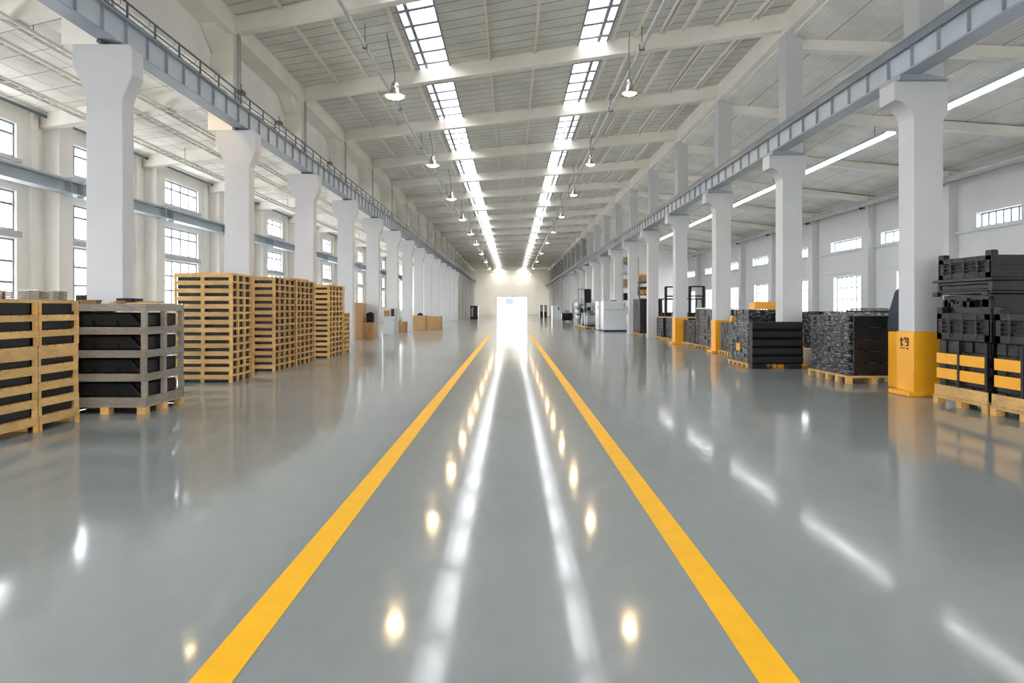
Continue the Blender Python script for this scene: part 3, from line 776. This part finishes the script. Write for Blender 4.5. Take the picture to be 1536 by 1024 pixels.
# stacks farther into the aisle behind it
loaded(8.75, 16.6, 1.3, 1.3, .15, 1.40, 9, 5, M['film'], 8, 'black wrapped load in the aisle behind the silvery load', 'pallet of the load in the aisle behind the silvery load')
scrap_top(1.25, 1.2, 1.555, (9.4, 17.25), 6, 'pale offcuts on the wrapped load in the aisle', .05)
loaded(8.5, 19.3, 1.3, 1.3, .15, 1.36, 9, 5, M['film_w'], 9, 'silvery wrapped load standing behind the second column', 'pallet of the silvery load behind the second column')
odd('white_crate', MB().box(-.3, .3, -.3, .3, 0, .5), M['machine'], (8.36, 18.65, 0), 0, 'white crate beside the black rolls', 'crate', .02)
# navy cover on an orange stand beside column one
t = empty('covered_machine', (8.0, 13.75, 0)); tag(t, 'navy cloth covered machine on an orange stand just behind the first yellow-footed column', 'machine')
MB().box(-.28, .3, -.25, .25, 0, 1.13).build('stand', M['yellow'], t, bevel=.02)
MB().prism([(-.30, 1.13), (.32, 1.13), (.32, 2.1), (.1, 2.14), (-.14, 1.95), (-.27, 1.5)], -.28, .28).build('cloth_cover', M['navy'], t, bevel=.05)
# R1: near stack at the frame edge
def plank_pallet(L, lab):
    o = pallet(1.2, L, .15, .05, .05, 3, 3, .13, M['wood'], M['block']); tag(o, lab, 'pallet', 'pallets under the black loads'); return o
X1 = 7.22
for (ya, yb, who) in ((10.30, 11.62, 'beside the first yellow foot'), (8.92, 10.24, 'cut by the picture edge')):
    L = yb - ya; yc = (ya + yb) / 2
    o = plank_pallet(L, 'pale pallet with orange blocks under the black load ' + who); o.location = (X1 + .56, yc, 0)
    s_ = MB().box(-.6, .6, -L/2 + .02, L/2 - .02, 0, .02).box(-.6, -.575, -L/2 + .02, L/2 - .02, .02, .17).build('side_board', M['wood']); s_.location = (X1 + .57, yc, .151)
    tag(s_, 'wooden tray board with raised edge under the black load ' + who, 'board', 'tray boards of the black loads')
    wv = wrapped(1.14, L - .06, .90, 5, 3, M['film'], int(ya * 10), .035); wv.location = (X1 + .60, yc, .172); tag(wv, 'black film wrapped load strapped with yellow boards, ' + who, 'wrapped load', 'yellow boarded loads')
    for (u0, u1) in ((.05, .60), (.64, L - .1)) if who.startswith('beside') else ((.05, .62), (.66, L - .1)):
        for z0 in (.43, .68):
            b = MB().box(X1 - .015, X1 + .02, yb - u1, yb - u0, z0, z0 + .17).build('yellow_board', M['yellow_p'], bevel=.004)
            tag(b, f'{"upper" if z0 > .5 else "lower"} yellow board at the {"far" if u0 < .1 else "near"} end of the black load {who}', 'board', 'yellow boards on the black loads')
    for u in (.62, L - .05):
        b = MB().box(X1 - .025, X1 + .015, yb - u - .025, yb - u + .025, .16, 1.07).build('strap', M['black'])
        b.parent = wv; b.location = (-wv.location.x, -wv.location.y, -wv.location.z)
def bin_(W, L, H, slot, m=None):
    """black moulded pallet box: walls, corner posts, recessed panels and a fork slot"""
    t = MB(); wt = .05
    t.box(-W/2, W/2, -L/2, -L/2 + wt, 0, H * .82).box(-W/2, W/2, L/2 - wt, L/2, 0, H * .82)
    t.box(-W/2, -W/2 + wt, -L/2, L/2, 0, H * (.22)).box(-W/2, -W/2 + wt, -L/2, L/2, H * .62, H * .82).box(W/2 - wt, W/2, -L/2, L/2, 0, H * .82)
    t.box(-W/2 + .03, -W/2 + .05, -L/2, L/2, H * .2, H * .65)
    t.box(-W/2 + wt, W/2 - wt, -L/2 + wt, L/2 - wt, .03, .09)
    for x in (-1, 1):
        for y in (-1, 1):
            t.prism([(x * W/2, 0), (x * (W/2 - .16), 0), (x * (W/2 - .10), H), (x * W/2, H)], y * L/2 - y * .14, y * L/2 + y * .004)
    for k in range(1, 4):
        y = -L/2 + L * k / 4; t.box(-W/2 - .01, -W/2 + .03, y - .02, y + .02, H * .05, H * .8)
    for k in range(3):
        z = H * (.3 + .13 * k); t.box(-W/2 - .004, -W/2 + .03, -L/2 + .14, L/2 - .14, z, z + .018)
        t.box(-W/2 + .15, W/2 - .15, -L/2 - .004, -L/2 + .03, z, z + .018)
    return t.build('plastic_bin', m or M['film'], bevel=.012)
o = bin_(1.2, 1.30, .54, 1); o.location = (X1 + .61, 10.95, 1.075); tag(o, 'lower black plastic bin on the load beside the first yellow foot', 'bin')
o = bin_(1.2, 1.30, .54, 1); o.location = (X1 + .61, 9.58, 1.075); tag(o, 'black plastic bin on the load cut by the picture edge', 'bin')
sc = MB().box(-.5, .52, -.6, .6, -.11, .19)
for k in range(26):
    x = RND.uniform(-.56, .3) if k > 12 else -.56; y = RND.uniform(-.6, .45); sc.box(x, x + RND.uniform(.08, .25), y, y + RND.uniform(.05, .2), 0, RND.uniform(.04, .17))
o = sc.build('black_fittings', M['black']); o.location = (X1 + .62, 10.98, 1.618); tag(o, 'loose black fittings between the two plastic bins', 'fittings', kind='stuff')
t = MB().box(-.62, .62, -.68, .68, 0, .045).box(-.60, .60, -.66, -.58, .045, .2).box(-.60, -.55, -.58, .6, .045, .08).box(-.6, -.55, -.58, .6, .15, .2).box(-.57, -.53, -.58, .6, .08, .15).box(-.6, .6, .6, .66, .045, .2).box(.55, .6, -.58, .6, .045, .2)
t.box(-.65, .65, -.71, .71, .2, .245)
for y in (-.6, .6): t.box(-.68, -.6, y - .06, y + .06, -.03, .04)
o = t.build('black_tray', M['black'], bevel=.01); o.location = (X1 + .62, 10.95, 1.82); tag(o, 'wide black tray with a projecting rim under the top plastic bin', 'tray')
o = bin_(1.18, 1.28, .42, 1); o.location = (X1 + .62, 10.95, 2.066); tag(o, 'black plastic bin on the very top of the tall black stack', 'bin')
o = bin_(1.18, 1.25, .40, 1); o.location = (X1 + 2.1, 10.95, 1.9)
tag(o, 'black plastic bin on the black pile at the picture edge', 'bin')
o2 = wrapped(1.18, 1.3, 1.88, 7, 3, M['black'], 77, .02); o2.location = (X1 + 2.1, 10.95, 0.015); tag(o2, 'tall black pile farther into the aisle behind the plastic bins', 'wrapped load')
# R3: black rolls in front of column two
for k in range(5):
    h = .222; z0 = .12 + k * (h + .002); rr = .07; b = MB()
    prof = [(18.30, z0), (18.30, z0 + h)] + [(18.0 + rr + rr * math.cos(math.radians(a)), z0 + h - rr + rr * math.sin(math.radians(a))) for a in (90, 120, 150, 180)] + [(18.0 + rr + rr * math.cos(math.radians(a)), z0 + rr + rr * math.sin(math.radians(a))) for a in (180, 210, 240, 270)]
    b.prism(prof, 6.36, 7.70, 'x'); o = b.build('foam_roll', M['black_m'])
    tag(o, f'thick black padded roll in front of the second column, {nth(k)} from the floor', 'roll', 'black padded rolls')
o = MB().box(6.36, 6.75, 18.03, 18.28, 0, .12).box(7.3, 7.68, 18.03, 18.28, 0, .12).build('roll_stand', M['black'], bevel=.01); tag(o, 'low black stand under the padded rolls', 'stand')
_, ld = loaded(6.36, 18.36, .72, 1.5, .12, 1.08, 8, 5, M['film_w'], 21, 'silvery wrapped load on the end of the black rolls', 'orange-tinted pallet under the load behind the black rolls', M['block'])
o = MB().box(-.006, .006, -.14, .14, 0, .2).build('yellow_card', M['yellow_p'], ld); o.location = (-.37, 0, .3)
loaded(7.3, 21.0, 1.35, 1.4, .14, 1.42, 9, 5, M['film_w'], 31, 'tall silvery wrapped load carrying a yellow box', 'pallet of the load carrying a yellow box')
o = MB().box(-.35, .35, -.25, .25, 0, .21).box(-.28, .28, -.2, .2, .21, .235).build('yellow_box', M['yellow'], bevel=.01); o.location = (7.85, 21.3, 1.562); tag(o, 'yellow box on the silvery wrapped load', 'box')
o = MB().prism([(-.09, 0), (.09, 0), (.03, .22), (-.03, .22)], -.08, .08).build('yellow_cone', M['yellow_p'], bevel=.01); o.location = (7.42, 22.9, 1.13); tag(o, 'small yellow bottle beside the third column', 'bottle')
loaded(7.3, 22.6, 1.0, 1.3, .14, .98, 7, 5, M['film'], 33, 'low black load beside the third yellow foot', 'pallet of the low load beside the third yellow foot')
# R4, R5
loaded(7.5, 25.6, 1.3, 2.2, .14, 1.42, 11, 5, M['film'], 41, 'tall black wrapped load between the third and fourth yellow feet', 'pallet of the tall load between the third and fourth yellow feet')
o = MB().box(-.65, .65, -1.05, 1.05, 0, .05).build('white_cover', M['machine'], bevel=.01); o.location = (8.15, 26.7, 1.565); tag(o, 'white sheet on the tall black load past the third yellow foot', 'sheet')
loaded(7.55, 28.1, 1.2, 1.9, .14, .95, 8, 5, M['film'], 43, 'low black load just before the fourth yellow foot', 'pallet of the low load before the fourth yellow foot')
for i, y in enumerate((31.6, 34.0)):
    loaded(7.55, y, 1.3, 1.5 + .3 * (1 - i), .15, .98, 6, 4, M['black'] if i == 0 else M['film'], 51 + i, ['smooth black block load past the fourth yellow foot', 'black load under the wooden board past the fourth yellow foot'][i], ['pallet of the smooth black block load', 'pallet of the load under the wooden board'][i])
o = MB().box(-.7, .7, -1.6, 1.6, 0, .04).build('wooden_board', M['wood']); o.location = (8.2, 33.2, 1.135); tag(o, 'thin wooden board on the black loads past the fourth yellow foot', 'board')
loaded(7.4, 39.3, 1.3, 2.2, .14, 2.0, 9, 4, M['film'], 62, 'dark stacked load before the white machine cabinets', 'pallet of the dark load before the white cabinets')

# forklifts in the aisle
def forklift():
    t = empty('forklift')
    b = MB().prism([(.0, .25), (1.9, .25), (2.0, .9), (1.75, 1.15), (.95, 1.1), (.85, .62), (0, .6)], -.5, .5, 'x'); b.build('body', M['dark_steel'], t, bevel=.04)
    MB().box(-.3, .3, 1.0, 1.35, .75, .9).box(-.3, .3, 1.3, 1.42, .9, 1.35).build('seat', M['black'], t, bevel=.03)
    g = MB()
    for x in (-.45, .45): g.path([(x, .3, .6), (x, .55, 2.1), (x, 1.6, 2.1), (x, 1.75, 1.1)], .035, 8)
    g.tube((-.45, .55, 2.1), (.45, .55, 2.1), .03).tube((-.45, 1.05, 2.1), (.45, 1.05, 2.1), .02).tube((-.45, 1.6, 2.1), (.45, 1.6, 2.1), .03)
    g.build('guard', M['black'], t)
    m_ = MB()
    for x in (-.36, .36): m_.box(x - .06, x + .06, -.16, -.02, .05, 2.75)
    for z in (.35, 1.3, 2.2, 2.7): m_.box(-.36, .36, -.13, -.05, z, z + .07)
    m_.build('mast', M['black'], t)
    MB().box(-.25, -.14, -1.15, -.16, .06, .10).box(-.25, -.14, -.2, -.16, .06, .6).build('fork', M['dark_steel'], t)
    MB().box(.14, .25, -1.15, -.16, .06, .10).box(.14, .25, -.2, -.16, .06, .6).build('fork', M['dark_steel'], t)
    for x, y, r in ((-.48, .35, .28), (.48, .35, .28), (-.46, 1.6, .22), (.46, 1.6, .22)):
        MB().tube((x - .08, y, r), (x + .08, y, r), r, 20).build('wheel', M['black_m'], t, bevel=.02)
    return t
fk = forklift(); fk.location = (9.75, 36.0, 0); tag(fk, 'black forklift with raised mast behind the tall load past the third yellow foot', 'forklift')
q = copy_tree(fk, (8.62, 36.6, 0)); tag(q, 'black forklift between the fourth and fifth columns, deeper in the aisle', 'forklift')

# racks with goods in the aisle
def rack(name, x0, x1, y0, y1, levels, m, lab, seed, fill=.8, mats=('card', 'black', 'wood', 'cabinet')):
    r = random.Random(seed); t = empty(name, (x0, y0, 0)); tag(t, lab, 'rack'); W, L = x1 - x0, y1 - y0
    for x in (0, W):
        for y in (0, L): MB().box(x - .04, x + .04, y - .04, y + .04, 0, levels[-1] + .35).build('upright', m, t)
    for z in levels: MB().box(0, W, 0, L, z - .04, z).build('shelf', m, t)
    MB().path([(W, -.02, levels[0]), (0, -.02, levels[-1])], .02, 5).build('brace', m, t)
    zz = levels + [levels[-1] + .8]
    for i, z in enumerate(levels):
        y = .1
        while y < L - .3:
            w_ = r.uniform(.3, .6)
            if r.random() < fill and y + w_ < L:
                hh = r.uniform(.3, .85) * min(.7, zz[i + 1] - z - .1); mm = r.choice(mats)
                o = MB().box(0, W * r.uniform(.6, .85), 0, w_, 0, hh).build('storage_box', M[mm], bevel=.01); o.location = (x0 + .08, y0 + y, z + .001)
                tag(o, f'{ {"card": "brown", "black": "black", "wood": "pale wooden", "cabinet": "grey", "yellow_p": "yellow", "machine": "white"}[mm]} box on the {lab.split(",")[0]}, {nth(i)} shelf up', 'box', 'boxes on the racks')
            y += w_ + .06
    return t
rack('storage_rack', 8.15, 9.3, 43.4, 46.4, [.9, 1.7, 2.5, 3.3], M['dark_steel'], 'dark storage rack behind the sixth column', 3, mats=('card', 'black', 'yellow_p', 'cabinet'))
rack('storage_rack', 8.15, 9.3, 50.0, 53.6, [1.2, 2.2, 3.2, 4.2, 5.0], M['cabinet'], 'tall grey storage rack above the white machine cabinets', 5, .55, ('card', 'black', 'machine', 'cabinet'))
# white machine cabinets
t = empty('machine_cabinet', (6.3, 46.8, 0)); tag(t, 'large white machine cabinet standing closest on the black stacks side', 'machine')
MB().box(0, 1.62, 0, 1.35, .1, 2.08).build('housing', M['machine'], t, bevel=.05)
MB().box(.03, 1.6, .04, 1.3, 0, .1).build('plinth', M['black'], t)
MB().box(.05, 1.57, -.02, 0, 1.48, 1.50).build('seam', M['dark_steel'], t); MB().box(1.42, 1.45, -.04, 0, 1.6, 1.9).build('handle', M['dark_steel'], t)
MB().box(.6, .95, .3, .7, 2.08, 2.16).build('vent_cap', M['dark_steel'], t)
t = empty('machine_cabinet', (6.28, 49.2, 0)); tag(t, 'smaller white machine cabinet just behind the large one', 'machine')
MB().box(0, .95, 0, 1.9, .04, 2.1).build('housing', M['machine'], t, bevel=.03)
MB().box(-.02, 0, .1, 1.8, 1.48, 1.50).build('seam', M['dark_steel'], t); MB().box(-.03, 0, .2, .24, 1.55, 1.8).build('handle', M['dark_steel'], t)
MB().box(.02, .93, .02, 1.88, 0, .04).build('plinth', M['black'], t)
# dark racks beyond
o = pallet(1.4, 6.6, .14, .04, .04, 3, 7, .12, M['wood'], M['wood']); o.location = (6.35, 56.4, 0); tag(o, 'long low wooden pallet under the motors beyond the white cabinets', 'pallet')
for i, (y, r_) in enumerate(((53.6, .42), (55.2, .5), (57.2, .45))):
    t = empty('electric_motor', (6.4, y, .141)); tag(t, ['grey-black electric motor just past the white cabinets', 'largest round electric motor on the long low pallet', 'electric motor at the far end of the long low pallet'][i], 'motor', 'electric motors')
    MB().tube((-.5, 0, r_ + .08), (.3, 0, r_ + .08), r_, 20).build('casing', M['steel'], t, bevel=.03)
    MB().tube((.3, 0, r_ + .08), (.5, 0, r_ + .08), .1, 12).build('shaft', M['pipe'], t)
    MB().box(-.45, .25, -.35, .35, 0, .15).build('foot', M['black'], t)
    MB().box(-.3, .1, -.15, .15, 2 * r_ + .03, 2 * r_ + .25).build('terminal_box', M['dark_steel'], t)
rack('tool_rack', 6.45, 7.2, 58.6, 60.1, [.5, 1.1, 1.7], M['dark_steel'], 'low dark rack beyond the motors', 9, .9, ('black', 'black', 'cabinet'))
t = empty('control_cabinet', (6.35, 62.6, 0)); tag(t, 'tall dark open cabinet frame beyond the motors', 'cabinet')
MB().box(.35, .95, 0, .7, 0, 3.35).build('body', M['black'], t, bevel=.01)
MB().box(-.25, -.2, 0, .05, 0, 3.35).box(-.2, .35, 0, .05, 3.28, 3.35).box(-.2, .35, 0, .05, 1.9, 1.95).build('side_frame', M['dark_steel'], t)
rack('tool_rack', 6.45, 7.2, 64.8, 71.5, [.6, 1.2, 1.9], M['dark_steel'], 'long dark rack past the tall cabinet frame', 12, .95, ('black', 'black', 'cabinet', 'black'))
t = empty('compressor', (5.9, 80, 0)); tag(t, 'dark compressor on the floor towards the end wall', 'compressor')
MB().tube((0, 0, .6), (1.3, 0, .6), .45, 16).build('tank', M['black'], t, bevel=.03)
MB().box(.1, .25, -.3, .3, 0, .25).build('foot', M['dark_steel'], t); MB().box(1.0, 1.15, -.3, .3, 0, .25).build('foot', M['dark_steel'], t)
MB().box(.3, .9, -.25, .25, 1.0, 1.4).build('motor', M['steel'], t, bevel=.03)
t = empty('machine_cabinet', (5.7, 95, 0)); tag(t, 'white machine cabinet close to the end wall', 'machine')
MB().box(0, 1.2, 0, 1.5, 0, 1.95).build('housing', M['machine'], t, bevel=.02); MB().box(.8, .95, -.02, 0, 1.3, 1.8).build('panel', M['black'], t)
for i, x in enumerate((4.9, 5.6)):
    t = empty('dark_cabinet', (x, 117, 0)); tag(t, ['black panel cabinet beside the end wall, the one closer to the doorway', 'black panel cabinet beside the end wall, the one against the columns'][i], 'cabinet')
    MB().box(0, .5, 0, .6, 0, 2.1).build('body', M['black'], t, bevel=.01); MB().box(.05, .45, -.02, 0, 1.0, 2.0).build('door', M['steel'], t)
t = empty('dark_cabinet', (-5.9, 98, 0)); tag(t, 'tall dark cabinet at the far end of the white columns', 'cabinet')
MB().box(0, 1.1, 0, .8, 0, 1.95).build('body', M['black'], t, bevel=.02); MB().box(.15, .45, -.02, 0, .4, 1.7).build('door', M['steel'], t); MB().box(.7, .95, -.02, 0, .7, 1.6).build('door', M['navy'], t)
# outside the doorway
t = empty('yard_gate', (0, 158, 0)); tag(t, 'pale metal fence and sign seen faintly through the bright doorway', 'fence')
g = MB()
for x in (-5, -1.3, 2.2, 5): g.box(x - .06, x + .06, -.06, .06, -.12, 4.5)
for z in (.3, 2.0, 2.15): g.box(-5, 5, -.04, .04, z, z + .07)
g.build('frame', M['dark_steel'], t)
MB().box(-1.3, .4, -.05, 0, 2.5, 3.9).build('sign_panel', M['navy'], t)

# stencil on the first column belongs to its footing
for o in bpy.data.objects:
    if o.name.startswith('yellow_footing') and o.parent and abs(o.parent.location.y - 12.64) < .01:
        mk.parent = o; mk.location = (0, -12.64, 0)

# ------------------------------------------------------------------ light: sky portals at the openings, the added one behind the viewer included
def portal(loc, rot, sx, sy):
    l = bpy.data.lights.new('sky_portal', 'AREA'); l.shape = 'RECTANGLE'; l.size = sx; l.size_y = sy; l.cycles.is_portal = True
    o = bpy.data.objects.new('sky_portal', l); o.location = loc; o.rotation_euler = rot; C.objects.link(o)
H = math.pi / 2
portal((XL - .5, 40, 4.5), (0, -H, 0), 5.8, 108)
portal((XR + .5, 28, 3.0), (0, H, 0), 4.6, 84)
for x0, x1 in SKY: portal(((x0 + x1) / 2, 63, ZR + .5), (0, 0, 0), x1 - x0, 152)
portal((0, BACK - .4, 1.7), (-H, 0, math.pi), 10, 3.4)
portal((.13, FAR + .5, 1.9), (-H, 0, 0), 6, 3.8)
